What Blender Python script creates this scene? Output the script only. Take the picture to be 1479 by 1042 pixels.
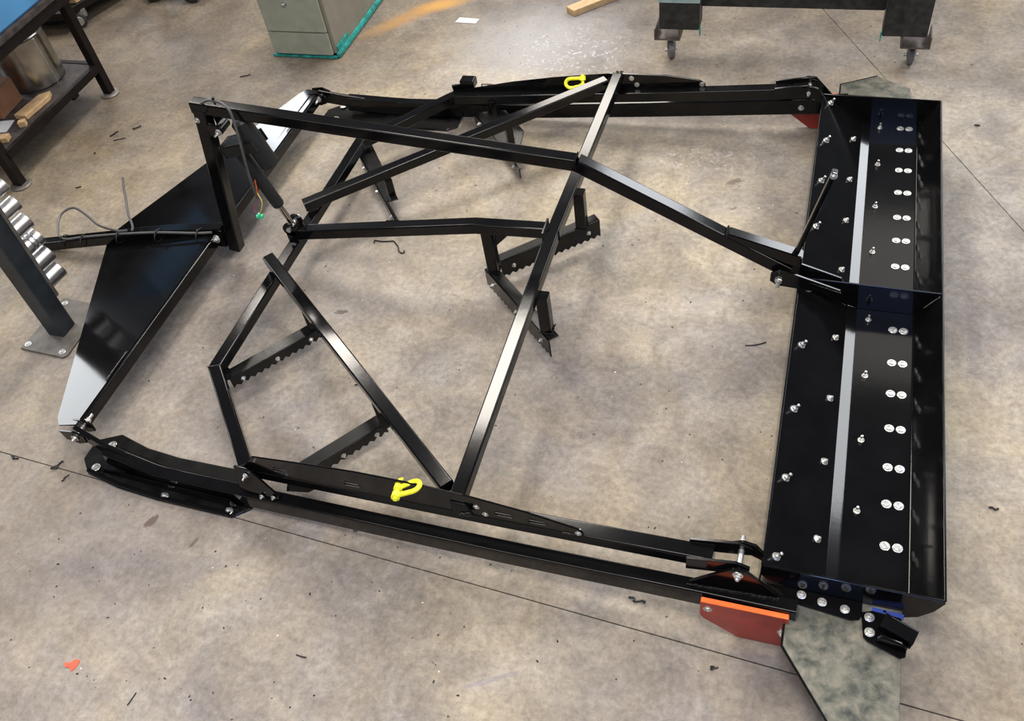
import bpy, bmesh, math, random
from mathutils import Vector, Matrix, Quaternion
random.seed(7)
PI = math.pi
for o in list(bpy.data.objects):
    bpy.data.objects.remove(o)
S = bpy.context.scene
COL = S.collection

# ------------------------------------------------------------------ camera
cd = bpy.data.cameras.new('camera')
cd.sensor_width = 36.0
cd.lens = 1299.367 / 1479 * 36.0
cd.clip_start = 0.05
cam = bpy.data.objects.new('camera', cd)
cam.location = (-0.5303, -2.5308, 2.6870)
cam.rotation_euler = (0.715993, 0.127446, 0.288281)
COL.objects.link(cam)
S.camera = cam

# ------------------------------------------------------------------ world, lamps, exposure
S.view_settings.view_transform = 'Standard'
S.view_settings.look = 'None'
S.view_settings.gamma = 1.0
S.view_settings.exposure = -0.07
S.view_settings.use_curve_mapping = False
w = bpy.data.worlds.new('world')
S.world = w
w.use_nodes = True
w.node_tree.nodes['Background'].inputs[0].default_value = (0.80, 0.86, 1.0, 1)
w.node_tree.nodes['Background'].inputs[1].default_value = 0.13


def lamp(x, y, z, sx, sy, L, col=(1.0, 0.95, 0.88)):
    d = bpy.data.lights.new('room_or_fill_light', 'AREA')
    d.shape = 'RECTANGLE'
    d.size = sx
    d.size_y = sy
    d.energy = L * PI * sx * sy
    d.color = col
    o = bpy.data.objects.new('room_or_fill_light', d)
    o.location = (x, y, z)
    COL.objects.link(o)


def wall_window(x, y, z, sx, sy, L, col):
    lamp(x, y, z, sx, sy, L, col)
    o = COL.objects[-1]
    o.rotation_euler = (0, -PI / 2, 0)     # faces +x


WARM = (1.0, 0.93, 0.84)
lamp(-2.95, 2.25, 4.5, 1.0, 1.6, 48, WARM)
lamp(-5.7, 3.4, 4.5, 1.1, 0.9, 46, WARM)
lamp(-3.4, 7.6, 4.5, 1.5, 2.7, 20, WARM)
lamp(-4.6, 10.6, 4.5, 1.8, 1.2, 9, WARM)
lamp(2.5, 5.4, 4.5, 1.6, 6.2, 19, (0.93, 0.96, 1.0))
lamp(0.6, 4.6, 4.5, 1.4, 2.4, 2.1, WARM)  # dim panel added for the pale ceiling mirrored in the pan
lamp(-3.6, -4.2, 4.5, 2.6, 1.3, 16, WARM)  # unseen fill light added behind the camera for the near floor
lamp(-1.0, -1.5, 4.5, 2.0, 1.4, 20, WARM)  # fill light added out of the reflections to brighten the near floor
lamp(3.4, -2.2, 4.5, 1.3, 2.6, 20, WARM)  # unseen fill light added to lift the near right floor
lamp(0.62, -4.75, 4.5, 1.5, 1.3, 20, (0.33, 0.48, 1.0))
wall_window(-10.0, 1.9, 3.3, 1.9, 2.2, 14, (0.95, 0.98, 1.0))
wall_window(-10.0, 8.3, 3.3, 1.9, 1.8, 15, (0.90, 0.95, 1.0))

# ------------------------------------------------------------------ materials


def newmat(name):
    m = bpy.data.materials.new(name)
    m.use_nodes = True
    n = m.node_tree.nodes
    return m, n, m.node_tree.links, n['Principled BSDF']


def simple(name, col, rough=0.5, metal=0.0, var=0.15, scale=12.0, bump=0.0, coat=0.0, bscale=60.0, spec=0.5):
    m, n, l, b = newmat(name)
    tc = n.new('ShaderNodeTexCoord')
    no = n.new('ShaderNodeTexNoise')
    no.inputs['Scale'].default_value = scale
    no.inputs['Detail'].default_value = 5
    l.new(tc.outputs['Object'], no.inputs['Vector'])
    cr = n.new('ShaderNodeValToRGB')
    cr.color_ramp.elements[0].position = 0.3
    cr.color_ramp.elements[1].position = 0.7
    cr.color_ramp.elements[0].color = tuple(c * (1 - var) for c in col) + (1,)
    cr.color_ramp.elements[1].color = tuple(min(1, c * (1 + var)) for c in col) + (1,)
    l.new(no.outputs['Fac'], cr.inputs['Fac'])
    l.new(cr.outputs['Color'], b.inputs['Base Color'])
    b.inputs['Roughness'].default_value = rough
    b.inputs['Metallic'].default_value = metal
    b.inputs['Coat Weight'].default_value = coat
    b.inputs['Coat Roughness'].default_value = 0.06
    b.inputs['Specular IOR Level'].default_value = spec
    if bump:
        nb = n.new('ShaderNodeTexNoise')
        nb.inputs['Scale'].default_value = bscale
        nb.inputs['Detail'].default_value = 3
        l.new(tc.outputs['Object'], nb.inputs['Vector'])
        bp = n.new('ShaderNodeBump')
        bp.inputs['Strength'].default_value = bump
        bp.inputs['Distance'].default_value = 0.002
        l.new(nb.outputs['Fac'], bp.inputs['Height'])
        l.new(bp.outputs['Normal'], b.inputs['Normal'])
    return m


BLACK = simple('glossy_black_paint', (0.003, 0.003, 0.0034), 0.12, 0, 0.3, 8, 0.05, 0.0, 25, 0.26)
DUSTY = simple('scuffed_black_paint', (0.006, 0.006, 0.006), 0.25, 0, 0.6, 18, 0.2, 0.0, 40, 0.30)
ZINC = simple('zinc', (0.60, 0.60, 0.58), 0.34, 0.9, 0.25, 220)
ZDARK = simple('dull_zinc', (0.42, 0.42, 0.42), 0.4, 0.9, 0.2, 80)
CHROME = simple('polished_rod', (0.55, 0.52, 0.5), 0.15, 1.0, 0.05, 40)
PLASTIC = simple('black_plastic', (0.006, 0.0065, 0.007), 0.5, 0, 0.2, 40, 0.3)
RUBBER = simple('black_rubber', (0.02, 0.02, 0.02), 0.6, 0, 0.2, 40)
CABLE = simple('grey_cable', (0.07, 0.068, 0.07), 0.45, 0, 0.1, 40)
ORANGE = simple('orange_red_plate', (0.33, 0.040, 0.026), 0.32, 0, 0.22, 14, 0.1)  # red darkened: the upright face's weaker light is put into its colour
ORANGE_LIT = simple('lit_orange_edge', (0.85, 0.14, 0.02), 0.4, 0, 0.08, 14)  # worn top edge, overhead light put into its brighter orange
YELLOW = simple('yellow_paint', (0.80, 0.78, 0.03), 0.4, 0, 0.1, 60, 0.2)
BENCH = simple('dark_painted_steel', (0.006, 0.004, 0.004), 0.42, 0, 0.5, 14, 0.2, 0, 60, 0.25)
BENCHTOP = simple('scratched_bench_steel', (0.038, 0.031, 0.030), 0.5, 0.0, 0.55, 22, 0.3, 0, 60, 0.3)
STANDM = simple('blued_steel_tube', (0.024, 0.030, 0.036), 0.45, 0.3, 0.35, 9, 0.2)
BASEM = simple('grey_floor_plate', (0.115, 0.105, 0.095), 0.5, 0.3, 0.25, 22, 0.2)
ALU = simple('machined_aluminium', (0.60, 0.60, 0.61), 0.33, 1.0, 0.12, 30)
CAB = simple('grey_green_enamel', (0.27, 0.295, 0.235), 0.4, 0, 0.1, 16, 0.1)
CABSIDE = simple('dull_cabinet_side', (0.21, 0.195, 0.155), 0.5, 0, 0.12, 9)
TEAL = simple('chipped_teal_paint', (0.02, 0.25, 0.22), 0.45, 0, 0.5, 30, 0.3)
LTEAL = simple('pale_teal_paint', (0.26, 0.36, 0.35), 0.5, 0, 0.2, 20)
BLUE = simple('blue_plastic', (0.06, 0.21, 0.42), 0.45, 0, 0.12, 4)
WOOD = simple('pine_wood', (0.40, 0.27, 0.14), 0.65, 0, 0.25, 20, 0.3)
BROWN = simple('brown_cardboard', (0.16, 0.075, 0.035), 0.7, 0, 0.2, 12)
PAPER = simple('white_paper', (0.50, 0.50, 0.52), 0.7, 0, 0.05, 12)
CARTM = simple('oily_dark_steel', (0.020, 0.021, 0.020), 0.5, 0.2, 0.6, 30, 0.4)
CARTP = simple('worn_brown_steel', (0.10, 0.08, 0.07), 0.5, 0.3, 0.3, 30, 0.3)
SWARF = simple('dark_swarf', (0.012, 0.011, 0.011), 0.6, 0, 0.4, 60)
GRITD = simple('dark_grit', (0.02, 0.018, 0.016), 0.8)
GRITW = simple('white_grit', (0.8, 0.8, 0.78), 0.5)
SCRAP = simple('orange_red_scrap', (0.75, 0.10, 0.05), 0.6, 0, 0.1, 60)
BSTRIP = simple('strip_blue', (0.006, 0.035, 0.25), 0.5)
WRED = simple('orange_wire', (0.75, 0.12, 0.02), 0.5)
WYEL = simple('yellow_wire', (0.7, 0.55, 0.12), 0.5)
WPUR = simple('purple_wire', (0.3, 0.05, 0.2), 0.5)
CONN = simple('green_connector', (0.05, 0.55, 0.30), 0.5)


def wing_material():
    m, n, l, b = newmat('mottled_mill_steel')
    tc = n.new('ShaderNodeTexCoord')
    no = n.new('ShaderNodeTexNoise')
    no.inputs['Scale'].default_value = 22
    no.inputs['Detail'].default_value = 7
    no.inputs['Roughness'].default_value = 0.65
    no.inputs['Distortion'].default_value = 0.25
    l.new(tc.outputs['Object'], no.inputs['Vector'])
    cr = n.new('ShaderNodeValToRGB')
    cr.color_ramp.elements[0].position = 0.28
    cr.color_ramp.elements[0].color = (0.040, 0.052, 0.047, 1)
    cr.color_ramp.elements[1].position = 0.68
    cr.color_ramp.elements[1].color = (0.22, 0.205, 0.165, 1)
    l.new(no.outputs['Fac'], cr.inputs['Fac'])
    l.new(cr.outputs['Color'], b.inputs['Base Color'])
    b.inputs['Metallic'].default_value = 0.45
    cr2 = n.new('ShaderNodeMapRange')
    cr2.inputs['To Min'].default_value = 0.22
    cr2.inputs['To Max'].default_value = 0.5
    l.new(no.outputs['Fac'], cr2.inputs['Value'])
    l.new(cr2.outputs['Result'], b.inputs['Roughness'])
    return m


WING = wing_material()


def floor_material():
    m, n, l, b = newmat('worn_concrete')
    tc = n.new('ShaderNodeTexCoord')
    P = tc.outputs['Object']

    def noise(scale, detail=6, rough=0.6, dist=0.0):
        t = n.new('ShaderNodeTexNoise')
        t.inputs['Scale'].default_value = scale
        t.inputs['Detail'].default_value = detail
        t.inputs['Roughness'].default_value = rough
        t.inputs['Distortion'].default_value = dist
        l.new(P, t.inputs['Vector'])
        return t.outputs['Fac']

    def ramp(f, p0, c0, p1, c1):
        r = n.new('ShaderNodeValToRGB')
        r.color_ramp.elements[0].position = p0
        r.color_ramp.elements[0].color = c0
        r.color_ramp.elements[1].position = p1
        r.color_ramp.elements[1].color = c1
        l.new(f, r.inputs['Fac'])
        return r.outputs['Color']

    def mix(a, c, f, mode='MIX'):
        x = n.new('ShaderNodeMix')
        x.data_type = 'RGBA'
        x.blend_type = mode
        x.clamp_factor = True
        for s, v in ((x.inputs[6], a), (x.inputs[7], c), (x.inputs[0], f)):
            if isinstance(v, (float, int)):
                s.default_value = v
            elif isinstance(v, tuple):
                s.default_value = v
            else:
                l.new(v, s)
        return x.outputs[2]

    def math_(op, a, c=None):
        x = n.new('ShaderNodeMath')
        x.operation = op
        x.use_clamp = (op in ('MULTIPLY',))
        for s, v in ((x.inputs[0], a), (x.inputs[1], c)):
            if v is None:
                continue
            if isinstance(v, (float, int)):
                s.default_value = v
            else:
                l.new(v, s)
        return x.outputs[0]

    def blob(cx, cy, rx, ry, ang=0.0, soft=1.0, wob=0.5, ns=7):
        mp = n.new('ShaderNodeMapping')
        mp.vector_type = 'TEXTURE'
        mp.inputs['Location'].default_value = (cx, cy, 0)
        mp.inputs['Rotation'].default_value = (0, 0, ang)
        mp.inputs['Scale'].default_value = (rx, ry, 1)
        l.new(P, mp.inputs['Vector'])
        ln = n.new('ShaderNodeVectorMath')
        ln.operation = 'LENGTH'
        l.new(mp.outputs[0], ln.inputs[0])
        d = math_('ADD', ln.outputs['Value'], math_('MULTIPLY', math_('SUBTRACT', noise(ns, 5, 0.65), 0.5), wob))
        mr = n.new('ShaderNodeMapRange')
        mr.interpolation_type = 'SMOOTHSTEP'
        mr.inputs['From Min'].default_value = 1.0
        mr.inputs['From Max'].default_value = 1.0 - soft
        l.new(d, mr.inputs['Value'])
        return mr.outputs[0]

    base = ramp(noise(1.1, 9, 0.62, 0.3), 0.33, (0.195, 0.171, 0.143, 1), 0.67, (0.370, 0.338, 0.290, 1))
    tone = ramp(noise(0.55, 3, 0.5), 0.38, (0.92, 0.93, 0.99, 1), 0.62, (1.0, 0.97, 0.90, 1))
    base = mix(base, tone, 1.0, 'MULTIPLY')
    fine = ramp(noise(42, 7, 0.75), 0.33, (0.68, 0.68, 0.68, 1), 0.66, (1.16, 1.16, 1.15, 1))
    base = mix(base, fine, 1.0, 'MULTIPLY')
    mid = ramp(noise(5.5, 8, 0.72, 0.6), 0.33, (0.70, 0.69, 0.70, 1), 0.62, (1.12, 1.12, 1.11, 1))
    hue = ramp(noise(2.3, 6, 0.6, 1.0), 0.36, (0.95, 0.97, 1.04, 1), 0.64, (1.05, 1.01, 0.93, 1))
    base = mix(base, hue, 1.0, 'MULTIPLY')
    base = mix(base, mid, 1.0, 'MULTIPLY')
    # small dark flecks
    fl = ramp(noise(70, 3, 0.6), 0.27, (1, 1, 1, 1), 0.31, (0, 0, 0, 1))
    base = mix(base, (0.10, 0.085, 0.075, 1), math_('MULTIPLY', fl, 0.55))
    # darker, grimier area towards the near left of the shop floor and under the bench
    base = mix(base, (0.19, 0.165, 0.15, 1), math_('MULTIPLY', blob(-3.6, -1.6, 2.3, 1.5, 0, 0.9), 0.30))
    base = mix(base, (0.44, 0.40, 0.345, 1), math_('MULTIPLY', blob(-4.9, 1.9, 3.3, 2.2, 0.0, 0.7), 0.85), 'MULTIPLY')  # grime colour darkened further to offset strong lamp light on the far floor
    base = mix(base, (0.40, 0.365, 0.33, 1), math_('MULTIPLY', blob(-0.9, 3.0, 3.2, 1.9, 0.0, 0.7), 0.85), 'MULTIPLY')  # far right grime, darkened further against the same lamps
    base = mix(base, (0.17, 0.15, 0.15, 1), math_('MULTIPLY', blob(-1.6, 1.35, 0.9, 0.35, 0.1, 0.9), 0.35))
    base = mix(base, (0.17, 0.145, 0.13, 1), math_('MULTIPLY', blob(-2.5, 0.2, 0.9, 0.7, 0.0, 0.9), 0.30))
    base = mix(base, (0.55, 0.50, 0.44, 1), math_('MULTIPLY', blob(-5.2, 0.4, 2.6, 2.6, 0.0, 0.8), 0.45), 'MULTIPLY')  # left-hand grime, tinted down where the lamps brighten the floor
    # pale patch and broken whitish marks
    base = mix(base, (0.34, 0.345, 0.36, 1), math_('MULTIPLY', blob(-2.05, 1.95, 0.75, 0.70, 0.4, 0.9, 1.2), 0.55))
    scr = ramp(noise(16, 6, 0.75, 2.5), 0.56, (0, 0, 0, 1), 0.63, (1, 1, 1, 1))
    base = mix(base, (0.60, 0.61, 0.62, 1), math_('MULTIPLY', math_('MULTIPLY', scr, blob(-1.85, 1.85, 0.5, 0.42, 0.5, 0.8, 1.0)), 0.75))
    base = mix(base, (0.62, 0.62, 0.63, 1), math_('MULTIPLY', math_('MULTIPLY', scr, blob(-1.0, 1.02, 0.42, 0.16, 0.0, 0.8, 1.0)), 0.6))
    # rust-coloured stain beside the cabinet
    base = mix(base, (0.33, 0.18, 0.06, 1), math_('MULTIPLY', blob(-2.95, 2.22, 0.52, 0.11, 0.85, 0.9, 1.0), 0.75))
    base = mix(base, (0.40, 0.22, 0.06, 1), math_('MULTIPLY', blob(-2.80, 2.36, 0.26, 0.10, 0.45, 0.9, 1.0), 0.8))
    # dried drips and oil spots
    for (x, y, rx, ry, a, c, k) in ((-2.63, -1.36, 0.020, 0.045, -0.4, (0.09, 0.06, 0.05, 1), 0.8),
                                    (-2.42, -1.40, 0.010, 0.03, -0.3, (0.08, 0.06, 0.05, 1), 0.7),
                                    (-1.853, -1.228, 0.013, 0.013, 0, (0.04, 0.035, 0.035, 1), 0.95),
                                    (-2.35, -0.235, 0.04, 0.016, 0.2, (0.07, 0.055, 0.045, 1), 0.8),
                                    (-0.82, 0.86, 0.05, 0.02, 0.6, (0.10, 0.085, 0.07, 1), 0.7),
                                    (-0.80, 0.67, 0.03, 0.008, 0.6, (0.10, 0.085, 0.07, 1), 0.7),
                                    (-1.22, -1.62, 0.12, 0.012, 0.5, (0.19, 0.18, 0.20, 1), 0.5),
                                    (-1.86, -2.08, 0.03, 0.016, 0, (0.10, 0.09, 0.09, 1), 0.6)):
        base = mix(base, c, math_('MULTIPLY', blob(x, y, rx, ry, a, 0.35, 3.0, 45), k))
    l.new(base, b.inputs['Base Color'])
    rr = n.new('ShaderNodeMapRange')
    rr.inputs['To Min'].default_value = 0.46
    rr.inputs['To Max'].default_value = 0.72
    b.inputs['Specular IOR Level'].default_value = 0.22
    l.new(noise(3.2, 6, 0.6), rr.inputs['Value'])
    l.new(rr.outputs[0], b.inputs['Roughness'])
    bp = n.new('ShaderNodeBump')
    bp.inputs['Strength'].default_value = 0.25
    bp.inputs['Distance'].default_value = 0.003
    l.new(noise(30, 8, 0.7), bp.inputs['Height'])
    l.new(bp.outputs[0], b.inputs['Normal'])
    return m


CONC = floor_material()
JOINT = simple('dark_joint_dust', (0.10, 0.085, 0.08), 0.9, 0, 0.4, 40)

# ------------------------------------------------------------------ mesh helpers
V = Vector


def link(name, me, mat=None, parent=None, smooth=None):
    o = bpy.data.objects.new(name, me)
    COL.objects.link(o)
    if mat is not None and len(me.materials) == 0:
        me.materials.append(mat)
    if parent is not None:
        o.parent = parent
        o.location = -V(ORG.get(root_of(parent), (0, 0, 0))) if parent.parent is None else (0, 0, 0)
    return o


ORG = {}


def root_of(o):
    while o.parent:
        o = o.parent
    return o.name


def obj(name, bm, mat, parent=None, smooth=True, angle=0.6):
    me = bpy.data.meshes.new(name)
    bmesh.ops.recalc_face_normals(bm, faces=bm.faces)
    if smooth:
        for f in bm.faces:
            f.smooth = True
        for e in bm.edges:
            if len(e.link_faces) == 2 and e.calc_face_angle(0) > angle:
                e.smooth = False
    bm.to_mesh(me)
    bm.free()
    o = link(name, me, mat, parent)
    if smooth and len(me.polygons) < 4000:
        wn = o.modifiers.new('weighted', 'WEIGHTED_NORMAL')
        wn.keep_sharp = True
        wn.weight = 80
    return o


def thing(name, label, cat, loc=(0, 0, 0), group=None):
    o = bpy.data.objects.new(name, None)
    o.location = loc
    o.empty_display_size = 0.1
    COL.objects.link(o)
    o['label'] = label
    o['category'] = cat
    if group:
        o['group'] = group
    ORG[o.name] = tuple(loc)
    return o


def tag(o, label, cat, group=None):
    o['label'] = label
    o['category'] = cat
    if group:
        o['group'] = group
    return o


def rprofile(w, h, r, n=3):
    pts = []
    for cx, cy, a0 in ((w / 2 - r, h / 2 - r, 0), (-w / 2 + r, h / 2 - r, 90), (-w / 2 + r, -h / 2 + r, 180), (w / 2 - r, -h / 2 + r, 270)):
        for k in range(n + 1):
            a = math.radians(a0 + 90 * k / n)
            pts.append((cx + r * math.cos(a), cy + r * math.sin(a)))
    return pts


def sweep(bm, path, prof, up=(0, 0, 1), cap=True, closed=False):
    """mitred sweep of a closed 2-D profile (side, up) along a path"""
    P = [V(p) for p in path]
    N = len(P)
    up = V(up)
    rings = []
    for i in range(N):
        din = (P[i] - P[i - 1]).normalized() if i > 0 or closed else None
        dout = (P[(i + 1) % N] - P[i]).normalized() if i < N - 1 or closed else None
        d = din if dout is None else (dout if din is None else None)
        if d is None:
            t = (din + dout)
            t = t.normalized() if t.length > 1e-6 else din
            dd = din
        else:
            t = d
            dd = d
        side = dd.cross(up)
        if side.length < 1e-5:
            side = dd.cross(V((1, 0, 0)))
        side.normalize()
        u2 = side.cross(dd).normalized()
        ring = []
        for (a, b) in prof:
            q = P[i] + side * a + u2 * b
            # slide along dd to the mitre plane
            den = dd.dot(t)
            s = -(q - P[i]).dot(t) / den if abs(den) > 1e-4 else 0
            ring.append(bm.verts.new(q + dd * s))
        rings.append(ring)
    m = len(prof)
    for i in range(N - 1 + (1 if closed else 0)):
        a, b = rings[i], rings[(i + 1) % N]
        for k in range(m):
            bm.faces.new((a[k], a[(k + 1) % m], b[(k + 1) % m], b[k]))
    if cap and not closed:
        bm.faces.new(rings[0][::-1])
        bm.faces.new(rings[-1])


def tube(path, w=0.05, h=0.05, r=0.006, up=(0, 0, 1)):
    bm = bmesh.new()
    sweep(bm, path, rprofile(w, h, r), up)
    return bm


def add_tube(bm, path, w=0.05, h=0.05, r=0.006, up=(0, 0, 1)):
    sweep(bm, path, rprofile(w, h, r), up)


def circ(r, n=12):
    return [(r * math.cos(2 * PI * k / n), r * math.sin(2 * PI * k / n)) for k in range(n)]


def wire(path, r, n=8, sub=6):
    """smooth round wire through the points (Catmull-Rom)"""
    P = [V(p) for p in path]
    pts = []
    for i in range(len(P) - 1):
        p0 = P[max(0, i - 1)]
        p1 = P[i]
        p2 = P[i + 1]
        p3 = P[min(len(P) - 1, i + 2)]
        for k in range(sub):
            t = k / sub
            pts.append(0.5 * ((2 * p1) + (-p0 + p2) * t + (2 * p0 - 5 * p1 + 4 * p2 - p3) * t * t + (-p0 + 3 * p1 - 3 * p2 + p3) * t ** 3))
    pts.append(P[-1])
    bm = bmesh.new()
    # parallel transport
    t0 = (pts[1] - pts[0]).normalized()
    a = t0.orthogonal().normalized()
    rings = []
    for i, p in enumerate(pts):
        t = (pts[min(i + 1, len(pts) - 1)] - pts[max(i - 1, 0)]).normalized()
        a = (a - t * a.dot(t)).normalized()
        b = t.cross(a)
        rings.append([bm.verts.new(p + a * x * r + b * y * r) for x, y in circ(1, n)])
    for i in range(len(rings) - 1):
        for k in range(n):
            bm.faces.new((rings[i][k], rings[i][(k + 1) % n], rings[i + 1][(k + 1) % n], rings[i + 1][k]))
    bm.faces.new(rings[0][::-1])
    bm.faces.new(rings[-1])
    return bm


def rod(bm, a, b, r, n=16, r2=None):
    a, b = V(a), V(b)
    d = (b - a).normalized()
    u = d.orthogonal().normalized()
    v = d.cross(u)
    r2 = r if r2 is None else r2
    A = [bm.verts.new(a + u * x * r + v * y * r) for x, y in circ(1, n)]
    B = [bm.verts.new(b + u * x * r2 + v * y * r2) for x, y in circ(1, n)]
    for k in range(n):
        bm.faces.new((A[k], A[(k + 1) % n], B[(k + 1) % n], B[k]))
    bm.faces.new(A[::-1])
    bm.faces.new(B)


def slab(pts, th, nrm=None, bev=0.0012):
    """polygon plate: pts are the top outline in 3-D, thickness goes against the normal"""
    P = [V(p) for p in pts]
    if nrm is None:
        nrm = V((0, 0, 0))
        for i in range(len(P)):
            nrm += P[i].cross(P[(i + 1) % len(P)])
        nrm.normalize()
        if nrm.z < -0.01:
            nrm = -nrm
    nrm = V(nrm).normalized()
    bm = bmesh.new()
    T = [bm.verts.new(p) for p in P]
    B = [bm.verts.new(p - nrm * th) for p in P]
    bm.faces.new(T)
    bm.faces.new(B[::-1])
    for i in range(len(P)):
        j = (i + 1) % len(P)
        bm.faces.new((T[i], B[i], B[j], T[j]))
    if bev:
        bmesh.ops.recalc_face_normals(bm, faces=bm.faces)
        bmesh.ops.bevel(bm, geom=bm.edges[:], offset=min(bev, th * 0.4), segments=1, affect='EDGES')
    return bm


def box(bm, c, s, rz=0.0, bev=0.0, M=None):
    m = M if M is not None else Matrix.Translation(V(c)) @ Matrix.Rotation(rz, 4, 'Z')
    g = bmesh.ops.create_cube(bm, size=1.0)
    for v in g['verts']:
        v.co = m @ V((v.co.x * s[0], v.co.y * s[1], v.co.z * s[2]))
    if bev:
        es = set()
        for v in g['verts']:
            es.update(v.link_edges)
        bmesh.ops.bevel(bm, geom=list(es), offset=bev, segments=2, affect='EDGES')


def boxbm(c, s, rz=0.0, bev=0.002):
    bm = bmesh.new()
    box(bm, c, s, rz, bev)
    return bm


def lathe(bm, prof, c=(0, 0, 0), n=24, M=None):
    m = M if M is not None else Matrix.Translation(V(c))
    rings = []
    for r, z in prof:
        if r < 1e-6:
            rings.append([bm.verts.new(m @ V((0, 0, z)))])
        else:
            rings.append([bm.verts.new(m @ V((r * x, r * y, z))) for x, y in circ(1, n)])
    for a, b in zip(rings, rings[1:]):
        if len(a) == 1 and len(b) == 1:
            continue
        for k in range(n):
            k2 = (k + 1) % n
            if len(a) == 1:
                bm.faces.new((a[0], b[k2], b[k]))
            elif len(b) == 1:
                bm.faces.new((a[k], a[k2], b[0]))
            else:
                bm.faces.new((a[k], a[k2], b[k2], b[k]))


def bolt_mesh(kind):
    bm = bmesh.new()
    if kind == 'hex':          # washer, hex nut and stud end
        lathe(bm, [(0, 0), (0.0135, 0), (0.0135, 0.0022), (0.0125, 0.0028), (0, 0.0028)], n=18)
        lathe(bm, [(0, 0.0026), (0.0088, 0.0026), (0.0092, 0.009), (0.0080, 0.0105), (0, 0.0105)], n=6)
        lathe(bm, [(0, 0.010), (0.0048, 0.010), (0.0048, 0.0155), (0.004, 0.0165), (0, 0.0165)], n=10)
    elif kind == 'low':        # flat washer with a low domed head
        lathe(bm, [(0, 0), (0.0155, 0), (0.0155, 0.002), (0.0148, 0.0024), (0.0100, 0.0024), (0.0092, 0.0042), (0.0070, 0.0048), (0.0062, 0.0036), (0, 0.0036)], n=20)
    else:                      # bare stud and nut standing proud
        lathe(bm, [(0, 0), (0.0115, 0), (0.0115, 0.002), (0, 0.002)], n=16)
        lathe(bm, [(0, 0.002), (0.0082, 0.002), (0.0085, 0.010), (0.0078, 0.011), (0, 0.011)], n=6)
        lathe(bm, [(0, 0.011), (0.0045, 0.011), (0.0045, 0.026), (0, 0.027)], n=10)
    bmesh.ops.recalc_face_normals(bm, faces=bm.faces)
    me = bpy.data.meshes.new('bolt_' + kind)
    bm.to_mesh(me)
    bm.free()
    me.materials.append(ZINC)
    return me


BM = {k: bolt_mesh(k) for k in ('hex', 'low', 'stud')}


def bolt(parent, p, axis=(0, 0, 1), kind='hex', s=1.0, name='bolt'):
    o = bpy.data.objects.new(name, BM[kind])
    COL.objects.link(o)
    o.parent = parent
    off = V(ORG.get(root_of(parent), (0, 0, 0))) if parent.parent is None else V((0, 0, 0))
    o.location = V(p) - off
    o.rotation_mode = 'QUATERNION'
    q = V((0, 0, 1)).rotation_difference(V(axis).normalized())
    o.rotation_quaternion = q @ Quaternion((0, 0, 1), random.uniform(0, 6.28))
    o.scale = (s, s, s)
    return o


def weld(parent, segs, r=0.0035, name='weld_bead', mat=None):
    for sg in segs[1:]:
        weld(parent, [sg], r, name, mat)
    segs = segs[:1]
    bm = bmesh.new()
    for a, b in segs:
        a, b = V(a), V(b)
        L = (b - a).length
        n = max(2, int(L / (r * 1.5)))
        for i in range(n + 1):
            p = a.lerp(b, i / n) + V((random.uniform(-1, 1), random.uniform(-1, 1), random.uniform(-1, 1))) * r * 0.3
            s = r * random.uniform(0.8, 1.25)
            g = bmesh.ops.create_icosphere(bm, subdivisions=1, radius=s)
            for v in g['verts']:
                v.co += p
    return obj(name, bm, mat or BLACK, parent)


# ------------------------------------------------------------------ setting: concrete floor in three slabs, sawn joints
J1 = lambda x: -1.30 - 0.0600 * (x + 1.886)        # joint running the length of the groomer
J2 = lambda y: -0.536 + (2.409 - y) / 1.909        # diagonal joint behind the pan
g = 0.0018
XL, XR, YB, YT = -13.0, 9.0, -8.0, 14.0
fl = obj('floor', boxbm(((XL + XR) / 2, (YB + YT) / 2, -0.06), (XR - XL, YT - YB, 0.10), 0, 0), JOINT, None, False)
fl['kind'] = 'structure'
yi = -1.42
for _ in range(20):
    yi = J1(J2(yi))
xi = J2(yi)


def fslab(pts):
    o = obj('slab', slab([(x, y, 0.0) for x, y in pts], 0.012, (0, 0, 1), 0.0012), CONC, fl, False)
    o.location = (0, 0, 0)


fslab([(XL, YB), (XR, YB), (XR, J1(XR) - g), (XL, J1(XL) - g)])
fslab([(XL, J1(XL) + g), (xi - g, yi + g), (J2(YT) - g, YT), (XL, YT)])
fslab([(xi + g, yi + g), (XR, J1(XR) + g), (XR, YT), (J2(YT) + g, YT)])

# ------------------------------------------------------------------ the trail groomer
GO = (-1.5, 0, 0)
G = thing('trail_groomer', 'large glossy black tubular steel trail drag groomer lying across the concrete floor', 'groomer', GO)


ZT = [(-2.70, 0.172), (-2.62, 0.175), (-2.26, 0.188), (-1.83, 0.212), (-1.29, 0.242), (-0.85, 0.272), (-0.60, 0.290)]


def zt(x):
    for a, b in zip(ZT, ZT[1:]):
        if x <= b[0]:
            return a[1] + (x - a[0]) / (b[0] - a[0]) * (b[1] - a[1])
    return ZT[-1][1]


def ys_(x):
    """centre line of the inner side tubes"""
    return 1.150 + (x + 2.27) * 0.0350


def gpart(name, bm, mat=BLACK, parent=None, **k):
    return obj(name, bm, mat, parent or G, **k)


# outer rails
RT = [(-2.895, 1.193, 0.126), (-2.66, 1.222, 0.098), (-2.55, 1.226, 0.094), (-1.99, 1.241, 0.108), (-1.29, 1.269, 0.145), (-0.645, 1.291, 0.188), (-0.375, 1.302, 0.205)]   # outer top edge


def rail(x):
    for a, b in zip(RT, RT[1:]):
        if x <= b[0]:
            t = (x - a[0]) / (b[0] - a[0])
            return a[1] + t * (b[1] - a[1]), a[2] + t * (b[2] - a[2])
    return RT[-1][1], RT[-1][2]


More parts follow.
